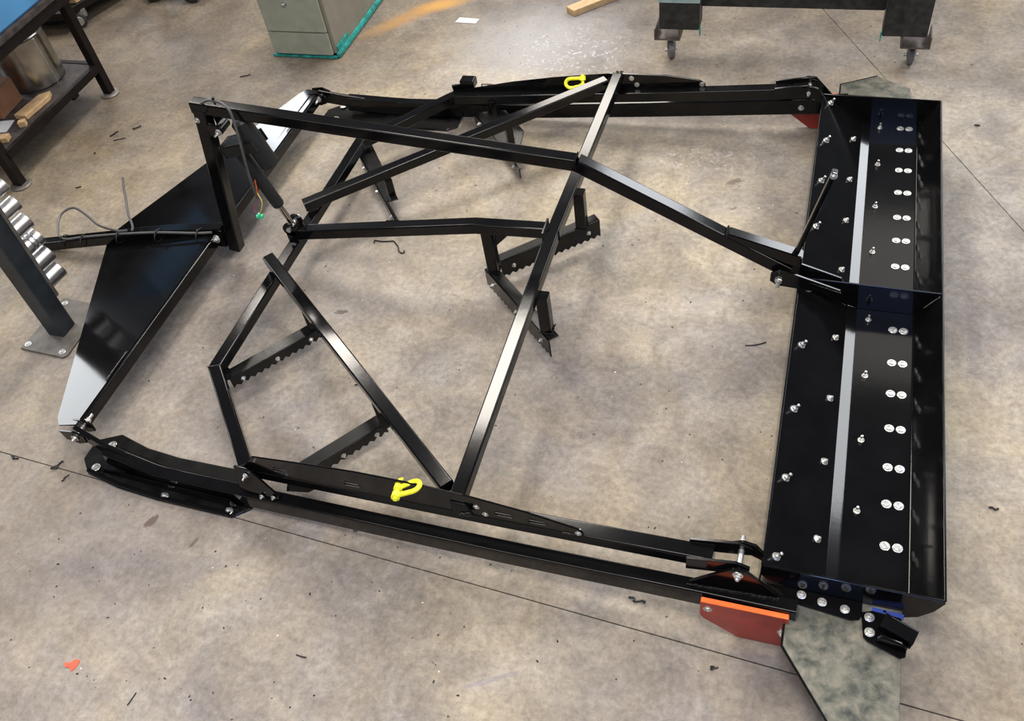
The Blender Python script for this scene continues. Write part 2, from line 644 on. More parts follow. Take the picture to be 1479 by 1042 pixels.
for s in (-1, 1):
    bm = bmesh.new()
    sweep(bm, [(x, s * (y - 0.0235), z - 0.040) for x, y, z in RT], rprofile(0.047, 0.080, 0.006))
    r = gpart('outer_rail', bm)
    gpart('pivot_link', tube([(-2.80, s * 1.172, 0.085), (-2.90, s * 1.158, 0.104), (-3.040, s * 1.128, 0.146)], 0.018, 0.066, 0.004))
    yg = s * 1.262
    obj('hinge_gusset', slab([(-0.690, yg, 0.183), (-0.603, yg, 0.275), (-0.566, yg, 0.310), (-0.528, yg, 0.310), (-0.430, yg, 0.205)], 0.010, (0, s, 0)), BLACK, r)
    weld(r, [((-0.69, s * 1.269, 0.187), (-0.43, s * 1.269, 0.205))], 0.0042, mat=DUSTY)
    weld(r, [((-2.90, s * 1.175, 0.045), (-2.62, s * 1.225, 0.030))], 0.003)
    weld(r, [((-2.86, s * 1.143, 0.12), (-2.62, s * 1.176, 0.097))], 0.003)

# skid plates under the rail fronts
SK = [(-3.045, 1.085, 0.026), (-2.958, 1.035, 0.020), (-2.817, 1.070, 0.014), (-2.662, 1.084, 0.012), (-2.320, 1.086, 0.012), (-2.272, 1.120, 0.012),
      (-2.272, 1.235, 0.012), (-2.328, 1.282, 0.012), (-2.653, 1.275, 0.012), (-2.836, 1.260, 0.014), (-2.990, 1.230, 0.022), (-3.045, 1.175, 0.026)]
for s in (-1, 1):
    sk = gpart('skid_plate', slab([(x, s * y, z) for x, y, z in SK], 0.010, (0, 0, 1), 0.003), DUSTY)
    # formed edge strip along the outer side
    strip = [(-2.985, s * 1.224, 0.036), (-2.832, s * 1.250, 0.024), (-2.649, s * 1.268, 0.020), (-2.335, s * 1.275, 0.020)]
    obj('wear_strip', tube(strip, 0.016, 0.008, 0.003), BLACK, sk)
    rb = gpart('skid_rib', slab([(-2.93, s * 1.205, 0.030), (-2.80, s * 1.222, 0.055), (-2.33, s * 1.245, 0.066), (-2.30, s * 1.246, 0.014), (-2.93, s * 1.215, 0.018)], 0.006, (0, s, 0.2)))
    for (x, y, z) in ((-2.962, 1.205, 0.031), (-2.960, 1.096, 0.028), (-2.626, 1.256, 0.014), (-2.345, 1.262, 0.014)):
        bolt(sk, (x, s * y, z), (0, 0, 1), 'hex' if x > -2.9 else 'low', 1.15)

# front cross member, deflector plate, corner clevises
cm = gpart('cross_member', tube([(-3.045, -1.105, 0.146), (-3.045, 1.105, 0.146)], 0.050, 0.056, 0.006))
dp = [(-3.030, -1.120, 0.178), (-3.030, 1.120, 0.178), (-3.10, 1.135, 0.176), (-3.135, 1.10, 0.170), (-3.66, 0.05, 0.070), (-3.68, 0.0, 0.067), (-3.66, -0.05, 0.070), (-3.135, -1.10, 0.170), (-3.10, -1.135, 0.176)]
bm = bmesh.new()
T = [bm.verts.new(p) for p in dp]
B = [bm.verts.new((x, y, z - 0.006)) for x, y, z in dp]
n_ = len(dp)
bm.faces.new((T[0], T[1], T[2], T[3], T[4], T[5], T[6], T[7], T[8]))
bm.faces.new((B[0], B[1], B[2], B[3], B[4], B[5], B[6], B[7], B[8])[::-1])
for i in range(n_):
    j = (i + 1) % n_
    bm.faces.new((T[i], B[i], B[j], T[j]))
gpart('deflector_plate', bm, BLACK)
weld(G, [((-3.035, -0.9, 0.182), (-3.035, -0.75, 0.182)), ((-3.035, 0.75, 0.182), (-3.035, 0.9, 0.182))], 0.003)
for s in (-1, 1):
    for dy in (-0.030, 0.026):
        y = s * (1.126 + dy)
        gpart('clevis_ear', slab([(-3.082, y, 0.174), (-3.02, y, 0.183), (-2.975, y, 0.165), (-2.980, y, 0.125), (-3.02, y, 0.110), (-3.075, y, 0.125)], 0.008, (0, 1, 0)))
    c = gpart('pivot_bolt', (lambda b_: (rod(b_, (-3.020, s * 1.085, 0.150), (-3.020, s * 1.165, 0.150), 0.009), b_)[1])(bmesh.new()), ZINC)
    c['label'] = 'zinc plated pivot bolt'
    bolt(c, (-3.020, s * 1.086, 0.150), (0, -s, 0), 'stud', 1.5)
    bolt(c, (-3.020, s * 1.162, 0.150), (0, s, 0), 'hex', 1.15)

# drawbar (tongue)
db = gpart('drawbar', tube([(-2.985, 0.0, 0.188), (-3.30, -0.016, 0.150), (-4.06, -0.092, 0.034)], 0.05, 0.05, 0.006))
obj('end_cap', boxbm((-4.064, -0.0925, 0.0335), (0.006, 0.056, 0.052), 0.1, 0.001), BLACK, db)

# mast at the front, leaning back
mast = gpart('mast', tube([(-2.962, 0, 0.085), (-2.812, 0, 0.842)], 0.055, 0.055, 0.006, up=(1, 0, 0)))
obj('mast_foot', boxbm((-3.005, 0, 0.150), (0.045, 0.075, 0.075), 0, 0.003), BLACK, mast)
bolt(mast, (-3.01, -0.045, 0.168), (0, -1, 0.3), 'hex', 1.4)
bolt(mast, (-2.835, -0.028, 0.800), (0, -1, 0), 'low', 0.8)
weld(mast, [((-2.79, -0.028, 0.825), (-2.76, -0.028, 0.86))], 0.003)

# hitch beam in two runs with a knee
KN = (-1.300, 0, 0.712)
hb = gpart('hitch_beam', tube([(-2.845, 0, 0.852), KN], 0.050, 0.050, 0.006))
obj('tube_mouth', boxbm((-2.8462, 0, 0.852), (0.003, 0.036, 0.036), 0, 0), PLASTIC, hb)  # dark plate painted in for the shaded hollow of the open tube
weld(hb, [((-1.302, -0.025, 0.738), (-1.302, 0.025, 0.738)), ((-1.302, -0.0255, 0.735), (-1.302, -0.0255, 0.69))], 0.0028)
rb = gpart('hitch_beam', tube([KN, (-0.530, 0, 0.300)], 0.050, 0.052, 0.006))
# wedge box on top of the rear run
wb = bmesh.new()
for sgn in (1,):
    a = [(-0.765, 0.440), (-0.755, 0.462), (-0.487, 0.383), (-0.487, 0.330), (-0.52, 0.335)]
    L_ = [wb.verts.new((x, -0.023, z)) for x, z in a]
    R_ = [wb.verts.new((x, 0.023, z)) for x, z in a]
    wb.faces.new(L_)
    wb.faces.new(R_[::-1])
    for i in range(5):
        j = (i + 1) % 5
        wb.faces.new((L_[i], R_[i], R_[j], L_[j]))
    bmesh.ops.recalc_face_normals(wb, faces=wb.faces)
    bmesh.ops.bevel(wb, geom=wb.edges[:], offset=0.004, segments=2, affect='EDGES')
obj('step_box', wb, BLACK, rb)
weld(rb, [((-0.758, -0.024, 0.460), (-0.758, 0.024, 0.460)), ((-0.758, -0.026, 0.46), (-0.752, -0.026, 0.43))], 0.004, mat=DUSTY)
# slotted height gauge bar
gb = gpart('gauge_bar', tube([(-0.512, 0.004, 0.378), (-0.428, 0.004, 0.752)], 0.026, 0.018, 0.004, up=(1, 0, 0)))
for t in (0.25, 0.45, 0.65, 0.85):
    x = -0.512 + 0.084 * t
    z = 0.378 + 0.374 * t
    obj('slot_insert', boxbm((x, -0.008, z), (0.005, 0.004, 0.03), 0, 0.001), DUSTY, gb)
bolt(gb, (-0.430, -0.008, 0.742), (0, -1, 0.4), 'hex', 0.9)
weld(gb, [((-0.525, -0.012, 0.386), (-0.500, -0.012, 0.379))], 0.004)
# centre fork from the pan divider with its pivot bolt
for y in (-0.036, 0.030):
    gpart('fork_ear', slab([(-0.590, y, 0.310), (-0.560, y, 0.335), (-0.34, y, 0.262), (-0.33, y, 0.235), (-0.565, y, 0.255), (-0.590, y, 0.275)], 0.010, (0, 1, 0)))
c = gpart('pivot_bolt', (lambda b_: (rod(b_, (-0.560, -0.065, 0.290), (-0.560, 0.045, 0.290), 0.010), b_)[1])(bmesh.new()), ZINC)
bolt(c, (-0.560, -0.042, 0.290), (0, -1, 0), 'stud', 1.7)
weld(G, [((-0.45, -0.046, 0.285), (-0.34, -0.046, 0.252))], 0.003)

# packing pan at the rear ------------------------------------------
prof = [(-0.486, 0.262), (-0.306, 0.1497), (-0.301, 0.1474), (-0.273, 0.1410), (-0.268, 0.1400), (-0.262, 0.139), (-0.076, 0.139), (-0.070, 0.1415), (-0.066, 0.147), (0.0, 0.254)]
bm = bmesh.new()
ys = [-1.2, 1.2]
th = 0.005
TT = []
BB = []
for k, (x, z) in enumerate(prof):
    a = prof[max(0, k - 1)]
    b = prof[min(len(prof) - 1, k + 1)]
    t = V((b[0] - a[0], 0, b[1] - a[1])).normalized()
    nn = V((-t.z, 0, t.x))
    TT.append([bm.verts.new((x, y, z)) for y in ys])
    BB.append([bm.verts.new(V((x, y, z)) - nn * th) for y in ys])
for k in range(len(prof) - 1):
    bm.faces.new((TT[k][0], TT[k + 1][0], TT[k + 1][1], TT[k][1]))
    bm.faces.new((BB[k][0], BB[k][1], BB[k + 1][1], BB[k + 1][0]))
    for q in (0, 1):
        bm.faces.new((TT[k][q], BB[k][q], BB[k + 1][q], TT[k + 1][q]))
bm.faces.new((TT[0][0], TT[0][1], BB[0][1], BB[0][0]))
bm.faces.new((TT[-1][0], BB[-1][0], BB[-1][1], TT[-1][1]))
pan = gpart('packing_pan', bm, BLACK, angle=0.5)
pan['label'] = 'long glossy black packing pan with two rows of paired washers'
obj('front_apron', slab([(-0.489, -1.2, 0.262), (-0.489, 1.2, 0.262), (-0.494, 1.2, 0.03), (-0.494, -1.2, 0.03)], 0.006, (-1, 0, 0)), BLACK, pan)
obj('rim_bar', tube([(0.003, -1.2, 0.251), (0.003, 1.2, 0.251)], 0.008, 0.010, 0.003), BLACK, pan)
obj('lip_bar', tube([(-0.487, -1.2, 0.262), (-0.487, 1.2, 0.262)], 0.008, 0.006, 0.002), BLACK, pan)
endp = [(-0.490, 0.264), (0.0, 0.257), (0.006, 0.245), (-0.012, 0.190), (-0.045, 0.140), (-0.10, 0.110), (-0.22, 0.108), (-0.34, 0.145), (-0.470, 0.190), (-0.490, 0.215)]
for y in (-1.206, 1.200):
    obj('end_plate', slab([(x, y, z) for x, z in endp], 0.007, (0, 1, 0) if y > 0 else (0, -1, 0), 0.0015), BLACK, pan)
divp = [(-0.486, 0.262), (-0.47, 0.266), (0.0, 0.258), (-0.066, 0.147), (-0.076, 0.140), (-0.262, 0.140), (-0.306, 0.151)]
obj('divider', slab([(x, -0.003, z) for x, z in divp], 0.006, (0, -1, 0), 0.0012), BLACK, pan)
for y, sg in ((1.196, -1), (-0.006, -1), (0.008, 1), (-1.198, 1)):
    yy = y + 0.002 * sg
    weld(pan, [((-0.44, yy, 0.236), (-0.31, yy, 0.155)), ((-0.045, yy, 0.185), (-0.006, yy, 0.245))], 0.003)
# fasteners: paired low washers, and studs up the sloping front
for base in (0.0, -1.237):
    for y in (1.144, 0.985, 0.844, 0.694, 0.535, 0.395, 0.244):
        for x in (-0.140, -0.104):
            bolt(pan, (x, y + base, 0.1392), (0, 0, 1), 'low', 1.0)
nf = (0.508, 0, 0.861)
for y in (1.156, 0.876, 0.601, 0.315, 0.035, -0.035, -0.315, -0.601, -0.876, -1.156):
    if y == 0.035:
        continue
    bolt(pan, (-0.452, y, 0.2418), nf, 'stud', 1.15)
for y in (0.999, 0.716, 0.452, 0.163, -0.193, -0.476, -0.740, -1.029):
    bolt(pan, (-0.337, y, 0.1700), nf, 'hex', 0.95)
for y in (1.140, 0.872, 0.591, 0.314, -0.055, -0.328, -0.609, -0.886):
    bolt(pan, (-0.226, y, 0.1392), (0, 0, 1), 'stud', 0.95)
# side flange with bolts, wing plate, tow bracket
for s in (-1, 1):
    fl_ = gpart('side_flange', slab([(-0.470, s * 1.206, 0.170), (-0.435, s * 1.216, 0.168), (-0.385, s * 1.250, 0.166), (-0.225, s * 1.268, 0.166), (-0.205, s * 1.262, 0.166), (-0.198, s * 1.245, 0.166), (-0.198, s * 1.206, 0.166)], 0.008, (0, 0, 1), 0.002))
    for x, y in ((-0.366, 1.222), (-0.308, 1.232), (-0.245, 1.240)):
        bolt(fl_, (x, s * y, 0.1665), (0, 0, 1), 'hex', 1.0)
    wg = gpart('side_wing', slab([(-0.402, -1.20, 0.156), (-0.403, -1.382, 0.156), (-0.205, -1.655, 0.156), (-0.090, -1.700, 0.156), (-0.090, -1.20, 0.156)] if s < 0 else [(-0.410, 1.20, 0.156), (-0.411, 1.445, 0.156), (-0.253, 1.529, 0.156), (-0.106, 1.438, 0.156), (-0.09, 1.20, 0.156)], 0.009, (0, 0, 1), 0.0015), WING)
    wg['label'] = 'bare grey green steel side wing plate'
    we = [(-0.404, s * 1.21, 0.1515), (-0.405, s * 1.384, 0.1515), (-0.207, s * 1.657, 0.1515)] if s < 0 else [(-0.413, 1.21, 0.1515), (-0.414, 1.447, 0.1515), (-0.254, 1.532, 0.1515)]
    obj('wing_edge', tube(we, 0.006, 0.010, 0.0015), BLACK, wg)
tb = gpart('tow_bracket', slab([(-0.200, -1.238, 0.166), (-0.192, -1.310, 0.166), (-0.182, -1.320, 0.166), (-0.094, -1.352, 0.166), (-0.080, -1.346, 0.166), (-0.078, -1.330, 0.166), (-0.094, -1.232, 0.166), (-0.170, -1.226, 0.166)], 0.009, (0, 0, 1), 0.002), BLACK)
obj('bracket_tube', tube([(-0.150, -1.268, 0.192), (-0.062, -1.300, 0.184)], 0.046, 0.044, 0.006), BLACK, tb)
obj('bracket_ear', slab([(-0.150, -1.322, 0.205), (-0.095, -1.334, 0.205), (-0.080, -1.336, 0.192), (-0.080, -1.336, 0.172), (-0.160, -1.320, 0.168)], 0.012, (0, -1, 0), 0.003), BLACK, tb)
weld(tb, [((-0.145, -1.245, 0.21), (-0.13, -1.26, 0.214)), ((-0.15, -1.288, 0.175), (-0.10, -1.292, 0.178))], 0.004)
bolt(tb, (-0.178, -1.250, 0.1665), (0, 0, 1), 'hex', 1.05)
bolt(tb, (-0.176, -1.295, 0.1665), (0, 0, 1), 'hex', 1.05)
t_ = obj('blue_strip', boxbm((-0.128, -1.222, 0.1565), (0.085, 0.018, 0.003), -0.05, 0.001), BSTRIP, G)  # small blue strip lying on the wing
t_['label'] = 'small blue strip'

# orange side blades hung on the rails
for s in (-1, 1):
    y = s * 1.318
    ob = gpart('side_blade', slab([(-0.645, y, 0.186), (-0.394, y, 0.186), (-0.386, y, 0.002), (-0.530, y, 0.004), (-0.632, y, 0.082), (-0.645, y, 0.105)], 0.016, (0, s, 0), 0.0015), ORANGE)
    ob['label'] = 'orange red painted side blade'
    obj('blade_lit_edge', boxbm((-0.5195, y - s * 0.008, 0.1872), (0.248, 0.016, 0.003), 0, 0.0008), ORANGE_LIT, ob)  # added strip of the same orange, coloured as lit from above
    bolt(ob, (-0.622, y, 0.150), (0, s, 0), 'low', 0.9)
    bolt(ob, (-0.408, y + s * 0.0, 0.100), (0, s, 0), 'hex', 0.9)
    bolt(ob, (-0.575, s * 1.246, 0.150), (0, -s, 0), 'hex', 1.0)

# inner blade frame ------------------------------------------------
SPN = [(-2.262, 0.196), (-2.19, 0.285), (-1.99, 0.312), (-1.784, 0.336), (-1.559, 0.346), (-1.40, 0.344), (-1.196, 0.324), (-1.030, 0.292), (-1.014, 0.272)]
SPF = [(-2.262, 0.192), (-2.107, 0.222), (-1.957, 0.252), (-1.74, 0.284), (-1.464, 0.314), (-1.2, 0.312), (-1.040, 0.292), (-1.014, 0.272)]
for s in (-1, 1):
    xa, xb = -2.262, -0.625
    st = [xa] + [q[0] for q in ZT if xa < q[0] < xb] + [xb]
    side = gpart('side_tube', tube([(x, s * ys_(x), zt(x) - 0.025) for x in st], 0.052, 0.05, 0.006))
    for dy in (-0.034, 0.030):
        y = s * (ys_(-0.62) + dy * 1.0)
        obj('hinge_ear', slab([(-0.70, y, 0.296), (-0.56, y, 0.322), (-0.520, y, 0.306), (-0.522, y, 0.270), (-0.70, y, 0.238)], 0.010, (0, 1, 0)), BLACK, side)
    hbm = bmesh.new()
    rod(hbm, (-0.550, s * 1.150, 0.290), (-0.550, s * 1.272, 0.290), 0.009)
    hp = gpart('hinge_bolt', hbm, ZINC)
    hp['label'] = 'long bright hinge bolt'
    bolt(hp, (-0.550, s * 1.172, 0.290), (0, -s, 0), 'stud', 1.4)
    bolt(hp, (-0.550, s * 1.2635, 0.290), (0, s, 0), 'hex', 1.2)
    gpart('pan_ear', slab([(-0.580, s * 1.166, 0.305), (-0.55, s * 1.166, 0.322), (-0.51, s * 1.166, 0.312), (-0.484, s * 1.166, 0.272), (-0.484, s * 1.166, 0.235), (-0.53, s * 1.166, 0.262), (-0.575, s * 1.166, 0.268)], 0.010, (0, 1, 0)))
    # raised side plate along the inner frame
    yo = s * (ys_(-1.7) + 0.024)
    tops = SPN if s < 0 else SPF
    pts = [(x, s * (ys_(x) + 0.026), z) for x, z in tops] + [(-1.014, s * (ys_(-1.014) + 0.026), zt(-1.014) - 0.002), (-2.262, s * (ys_(-2.262) + 0.026), zt(-2.262) - 0.002)]
    sp = gpart('side_plate', slab(pts, 0.007, (-0.035, s, 0)))
    fy = lambda x: s * (ys_(x) + 0.0265)
    for x, dz in ((-2.09, 0.040), (-1.81, 0.040), (-1.27, 0.036), (-1.16, 0.030)):
        if s > 0:
            dz *= 0.7
        for side_y in (0, -s * 0.0080):
            pth = []
            for k in range(16):
                a = 2 * PI * k / 16
                pth.append((x + 0.022 * (1 if math.cos(a) > 0 else -1) + 0.009 * math.cos(a), fy(x) + side_y, zt(x) + dz + 0.008 * math.sin(a)))
            b_ = bmesh.new()
            sweep(b_, pth, circ(0.0018, 6), (0, 1, 0), False, True)
            obj('slot_rim', b_, DUSTY, sp)
    for x, dz in ((-1.36, 0.055), (-1.335, 0.020), (-1.03, 0.012)):
        bolt(sp, (x, fy(x) - s * 0.0085, zt(x) + dz), (0, -s, 0), 'low', 0.8)
        bolt(sp, (x, fy(x), zt(x) + dz), (0, s, 0), 'low', 0.7)
    weld(sp, [((-2.25, fy(-2.25), zt(-2.25)), (-2.1, fy(-2.1), zt(-2.1)))], 0.003)
    weld(sp, [((-1.08, fy(-1.08), zt(-1.08)), (-1.03, fy(-1.03), zt(-1.03)))], 0.003)
    # upright bracket down to the rail, with bolts
    ub = gpart('link_bracket', slab([(-2.285, s * 1.188, 0.215), (-2.215, s * 1.196, 0.222), (-2.120, s * 1.222, 0.125), (-2.120, s * 1.226, 0.108), (-2.185, s * 1.226, 0.098), (-2.285, s * 1.212, 0.120)], 0.009, (0, s, 0.25)))
    bolt(ub, (-2.235, s * 1.202, 0.195), (0, s, 0), 'stud', 0.9)
    bolt(ub, (-2.140, s * 1.226, 0.120), (0, s, 0), 'hex', 0.7)
    bolt(ub, (-2.190, s * 1.226, 0.110), (0, s, 0), 'hex', 0.7)
    # web gusset inside the rail behind the bracket
    gpart('web_gusset', slab([(-2.10, s * 1.165, 0.155), (-1.97, s * 1.170, 0.155), (-2.02, s * 1.185, 0.125), (-2.11, s * 1.19, 0.112)], 0.007, (0, s, 0.3)))
    # small gusset blocks where the cross beam lands
    gg = gpart('corner_gusset', slab([(-1.452, s * 1.208, 0.300), (-1.395, s * 1.210, 0.296), (-1.368, s * 1.226, 0.262), (-1.400, s * 1.228, 0.252), (-1.442, s * 1.222, 0.258)], 0.012, (0, s, 0.5), 0.003))
    weld(gg, [((-1.415, s * 1.226, 0.262), (-1.385, s * 1.222, 0.272)), ((-1.43, s * 1.20, 0.325), (-1.40, s * 1.20, 0.325))], 0.004, mat=DUSTY)
# tube stub on the far side plate
gpart('tube_stub', tube([(-2.200, 1.182, 0.222), (-2.200, 1.230, 0.222)], 0.075, 0.045, 0.006))

# front bow, mitred at both kinks
zb_ = lambda x: zt(x) - 0.025
bowp = [(-2.262, -1.160, zb_(-2.262)), (-2.628, -0.748, zb_(-2.628)), (-2.628, 0.748, zb_(-2.628)), (-2.262, 1.160, zb_(-2.262))]
bow = gpart('front_bow', tube(bowp, 0.050, 0.05, 0.006))
weld(bow, [((-2.652, -0.757, zt(-2.63) + 0.001), (-2.604, -0.738, zt(-2.63) + 0.001))], 0.0026)
weld(bow, [((-2.285, -1.178, 0.189), (-2.245, -1.14, 0.190))], 0.0026)
# diagonal braces and cross beam
for s in (-1, 1):
    d = gpart('diagonal_brace', tube([(-2.652, s * 0.178, 0.218), (-1.475, s * 1.158, 0.292)], 0.050, 0.046, 0.006))
    if s < 0:
        bolt(d, (-2.30, -0.485, 0.24), (0, 0, 1), 'low', 0.001)
cbp = [(-1.425, -1.196, 0.297), (-1.425, 0, 0.352), (-1.425, 1.196, 0.297)]
cb = gpart('cross_beam', tube(cbp, 0.050, 0.05, 0.006))
weld(cb, [((-1.452, -0.03, 0.376), (-1.438, 0.0, 0.378)), ((-1.40, -0.002, 0.378), (-1.398, -0.002, 0.33))], 0.0035)
sp_ = gpart('spine_beam', tube([(-2.585, 0, 0.222), (-1.746, 0, 0.362), (-1.450, 0, 0.374)], 0.050, 0.05, 0.006))
weld(sp_, [((-2.56, -0.025, 0.252), (-2.555, 0.025, 0.254)), ((-1.45, -0.026, 0.40), (-1.45, 0.026, 0.40)), ((-1.45, -0.026, 0.40), (-1.45, -0.026, 0.352)), ((-2.16, 0.026, 0.315), (-2.10, 0.026, 0.325))], 0.0035)
obj('joint_plate', slab([(-1.452, -0.055, 0.405), (-1.452, 0.030, 0.412), (-1.444, 0.030, 0.412), (-1.444, -0.055, 0.405)], 0.085, (0, 0, 1), 0.001), BLACK, sp_)
# rod-end clevis on the bow
for y in (-0.030, 0.030):
    b_ = bmesh.new()
    rod(b_, (-2.607, y - 0.005, 0.262), (-2.607, y + 0.005, 0.262), 0.033, 24)
    box(b_, (-2.607, y, 0.222), (0.050, 0.010, 0.07), 0, 0.001)
    gpart('clevis_ear', b_)
b_ = bmesh.new()
rod(b_, (-2.607, -0.045, 0.266), (-2.607, 0.05, 0.266), 0.011)
pb = gpart('pivot_bolt', b_, ZINC)
bolt(pb, (-2.607, 0.036, 0.266), (0, 1, 0), 'hex', 1.4)


# toothed blades
def blade(p0, p1, zf, flange, face_z0, name='blade', teeth=True, tsize=0.030):
    """angle-iron blade: fold line p0-p1 at height zf, flange vector in plan, toothed vertical face down to face_z0"""
    a = V((p0[0], p0[1], zf))
    b = V((p1[0], p1[1], zf))
    d = (b - a).normalized()
    f = V((flange[0], flange[1], 0))
    f = (f - d * f.dot(d))
    fl = V(flange).length if len(flange) == 3 else math.hypot(*flange)
    f = f.normalized() * fl
    o = gpart(name, slab([a, b, b + f, a + f], 0.006, (0, 0, 1), 0.0015), DUSTY)
    nrm = -f.normalized()
    L = (b - a).length
    top = [a, b]
    low = []
    if teeth:
        n = int(L / tsize)
        for i in range(n + 1):
            t = i / n
            low.append(a + d * (L * t) + V((0, 0, face_z0 - zf)))
            if i < n:
                low.append(a + d * (L * (t + 0.5 / n)) + V((0, 0, face_z0 - zf + 0.014)))
    else:
        low = [a + V((0, 0, face_z0 - zf)), b + V((0, 0, face_z0 - zf))]
    pts = top + low[::-1]
    ft = obj('toothed_edge' if teeth else 'blade_face', slab(pts, 0.006, nrm, 0.001), DUSTY, o)
    for t in (0.12, 0.5, 0.88):
        bolt(ft, a + d * L * t + V((0, 0, (face_z0 - zf) * 0.5)) + nrm * 0.0, nrm, 'hex', 0.75)
    return o, a, b


def strut(x, y, z0, z1, s=0.044, rz=0.0):
    bm = tube([(x, y, z0), (x, y, z1)], s, s, 0.005, up=(math.cos(rz), math.sin(rz), 0))
    return gpart('blade_strut', bm)


blade((-2.585, -0.750), (-2.333, -0.428), 0.100, (-0.046, 0.036), 0.046)
blade((-2.105, -1.130), (-1.872, -0.832), 0.100, (-0.048, 0.038), 0.046)
blade((-2.633, 0.703), (-2.268, 0.268), 0.100, (0.012, 0.010), 0.046, teeth=False)
blade((-2.165, 1.118), (-1.800, 0.700), 0.100, (0.012, 0.010), 0.046, teeth=False)
gpart('mount_plate', slab([(-2.630, 0.712, 0.104), (-2.622, 0.825, 0.104), (-2.308, 0.413, 0.104), (-2.356, 0.385, 0.104)], 0.008, (0, 0, 1)), DUSTY)
gpart('mount_plate', slab([(-2.150, 1.120, 0.104), (-2.005, 1.157, 0.104), (-1.859, 0.995, 0.104), (-1.825, 0.720, 0.104), (-1.856, 0.765, 0.104)], 0.008, (0, 0, 1)), DUSTY)
strut(-2.600, -0.735, 0.098, zt(-2.6) - 0.045, 0.034, 0.7)
strut(-2.365, -0.425, 0.098, 0.190, 0.034, 0.7)
strut(-2.600, 0.745, 0.104, zt(-2.6) - 0.045, 0.034, 0.7)
strut(-2.350, 0.440, 0.104, 0.190, 0.034, 0.7)
strut(-1.872, -0.838, 0.098, 0.225, 0.034, 0.7)
strut(-1.880, 0.850, 0.104, 0.230, 0.034, 0.7)
strut(-2.060, 1.130, 0.104, 0.170, 0.034, 0.7)
# centre pair in a forward-pointing V
blade((-1.745, -0.002), (-1.372, -0.350), 0.125, (0.034, 0.036), 0.030, teeth=True)
blade((-1.690, 0.050), (-1.335, 0.372), 0.125, (-0.032, 0.036), 0.030, teeth=True)
for (x, y, z1) in ((-1.700, 0.0, 0.340), (-1.392, -0.292, 0.315), (-1.400, 0.318, 0.315)):
    st = strut(x, y, 0.125, z1, 0.046, 0.0)
    weld(st, [((x - 0.025, y - 0.025, 0.130), (x + 0.025, y - 0.025, 0.130)), ((x + 0.025, y - 0.025, 0.130), (x + 0.025, y + 0.025, 0.130))], 0.0035, mat=DUSTY)
gpart('strut_gusset', slab([(-1.675, 0.0, 0.330), (-1.60, 0.0, 0.340), (-1.672, 0.0, 0.262)], 0.008, (0, -1, 0)))
gpart('blade_mount', boxbm((-1.435, -0.16, 0.295), (0.03, 0.09, 0.03), 0, 0.003))
# linear actuator between the mast and the bow ----------------------
A0 = V((-2.752, 0.0, 0.760))
A1 = V((-2.607, 0.0, 0.262))
d = (A1 - A0).normalized()
nx = V((-d.z, 0, d.x))
if nx.x < 0:
    nx = -nx
bm = bmesh.new()
rod(bm, A0 + d * 0.10, A0 + d * 0.400, 0.0265, 24)
rod(bm, A0 + d * 0.400, A0 + d * 0.410, 0.0265, 24, 0.022)
act = gpart('actuator_body', bm, PLASTIC)
bm = bmesh.new()
rod(bm, A0 + d * 0.40, A1, 0.0125, 20)
r_ = gpart('actuator_rod', bm, CHROME)
r_['label'] = 'polished actuator rod'
bm = bmesh.new()
MA = Matrix.Translation(A0 + d * 0.095 + nx * 0.040) @ (Matrix((nx, V((0, 1, 0)), d)).transposed().to_4x4())
box(bm, None, (0.165, 0.085, 0.045), 0, 0.004, MA)
gb_ = gpart('gearbox', bm, PLASTIC)
bm = bmesh.new()
MA2 = Matrix.Translation(A0 + d * 0.072 + nx * 0.030) @ (Matrix((nx, V((0, 1, 0)), d)).transposed().to_4x4())
box(bm, None, (0.170, 0.088, 0.004), 0, 0.001, MA2)
obj('cover_plate', bm, DUSTY, gb_)
bm = bmesh.new()
rod(bm, A0 + d * 0.00 + nx * 0.098, A0 + d * 0.205 + nx * 0.098, 0.040, 28)
rod(bm, A0 + d * 0.205 + nx * 0.098, A0 + d * 0.212 + nx * 0.098, 0.040, 28, 0.034)
rod(bm, A0 - d * 0.012 + nx * 0.098, A0 + nx * 0.098, 0.030, 20, 0.040)
gpart('motor', bm, PLASTIC)
bm = bmesh.new()
rod(bm, A0 + V((0, -0.03, 0)), A0 + V((0, 0.03, 0)), 0.020, 20)
box(bm, (-2.775, -0.030, 0.760), (0.05, 0.007, 0.045), 0, 0.001)
box(bm, (-2.775, 0.030, 0.760), (0.05, 0.007, 0.045), 0, 0.001)
ue = gpart('upper_clevis', bm, DUSTY)
bolt(ue, (-2.752, -0.034, 0.755), (0, -1, 0), 'stud', 1.2)

# cable, ties and loose wires
gpart('cable', wire([(-3.02, -0.045, 0.205), (-3.10, -0.055, 0.200), (-3.32, -0.055, 0.176), (-3.545, -0.060, 0.143), (-3.76, -0.075, 0.110), (-3.875, -0.085, 0.092), (-3.935, -0.050, 0.10), (-3.975, 0.045, 0.12), (-3.92, 0.090, 0.135), (-3.80, 0.04, 0.14), (-3.70, -0.01, 0.135), (-3.56, -0.045, 0.148), (-3.505, -0.045, 0.158)], 0.0058), CABLE)
gpart('cable', wire([(-3.475, -0.045, 0.158), (-3.483, -0.02, 0.17), (-3.53, 0.035, 0.195), (-3.583, 0.111, 0.21), (-3.62, 0.165, 0.23), (-3.648, 0.215, 0.25)], 0.0058), CABLE)
gpart('cable', wire([(-2.80, -0.010, 0.845), (-2.79, -0.018, 0.872), (-2.755, -0.018, 0.890), (-2.715, -0.024, 0.893), (-2.678, -0.030, 0.885), (-2.652, -0.040, 0.850), (-2.648, -0.062, 0.73), (-2.672, -0.062, 0.575), (-2.690, -0.05, 0.44)], 0.0058), CABLE)
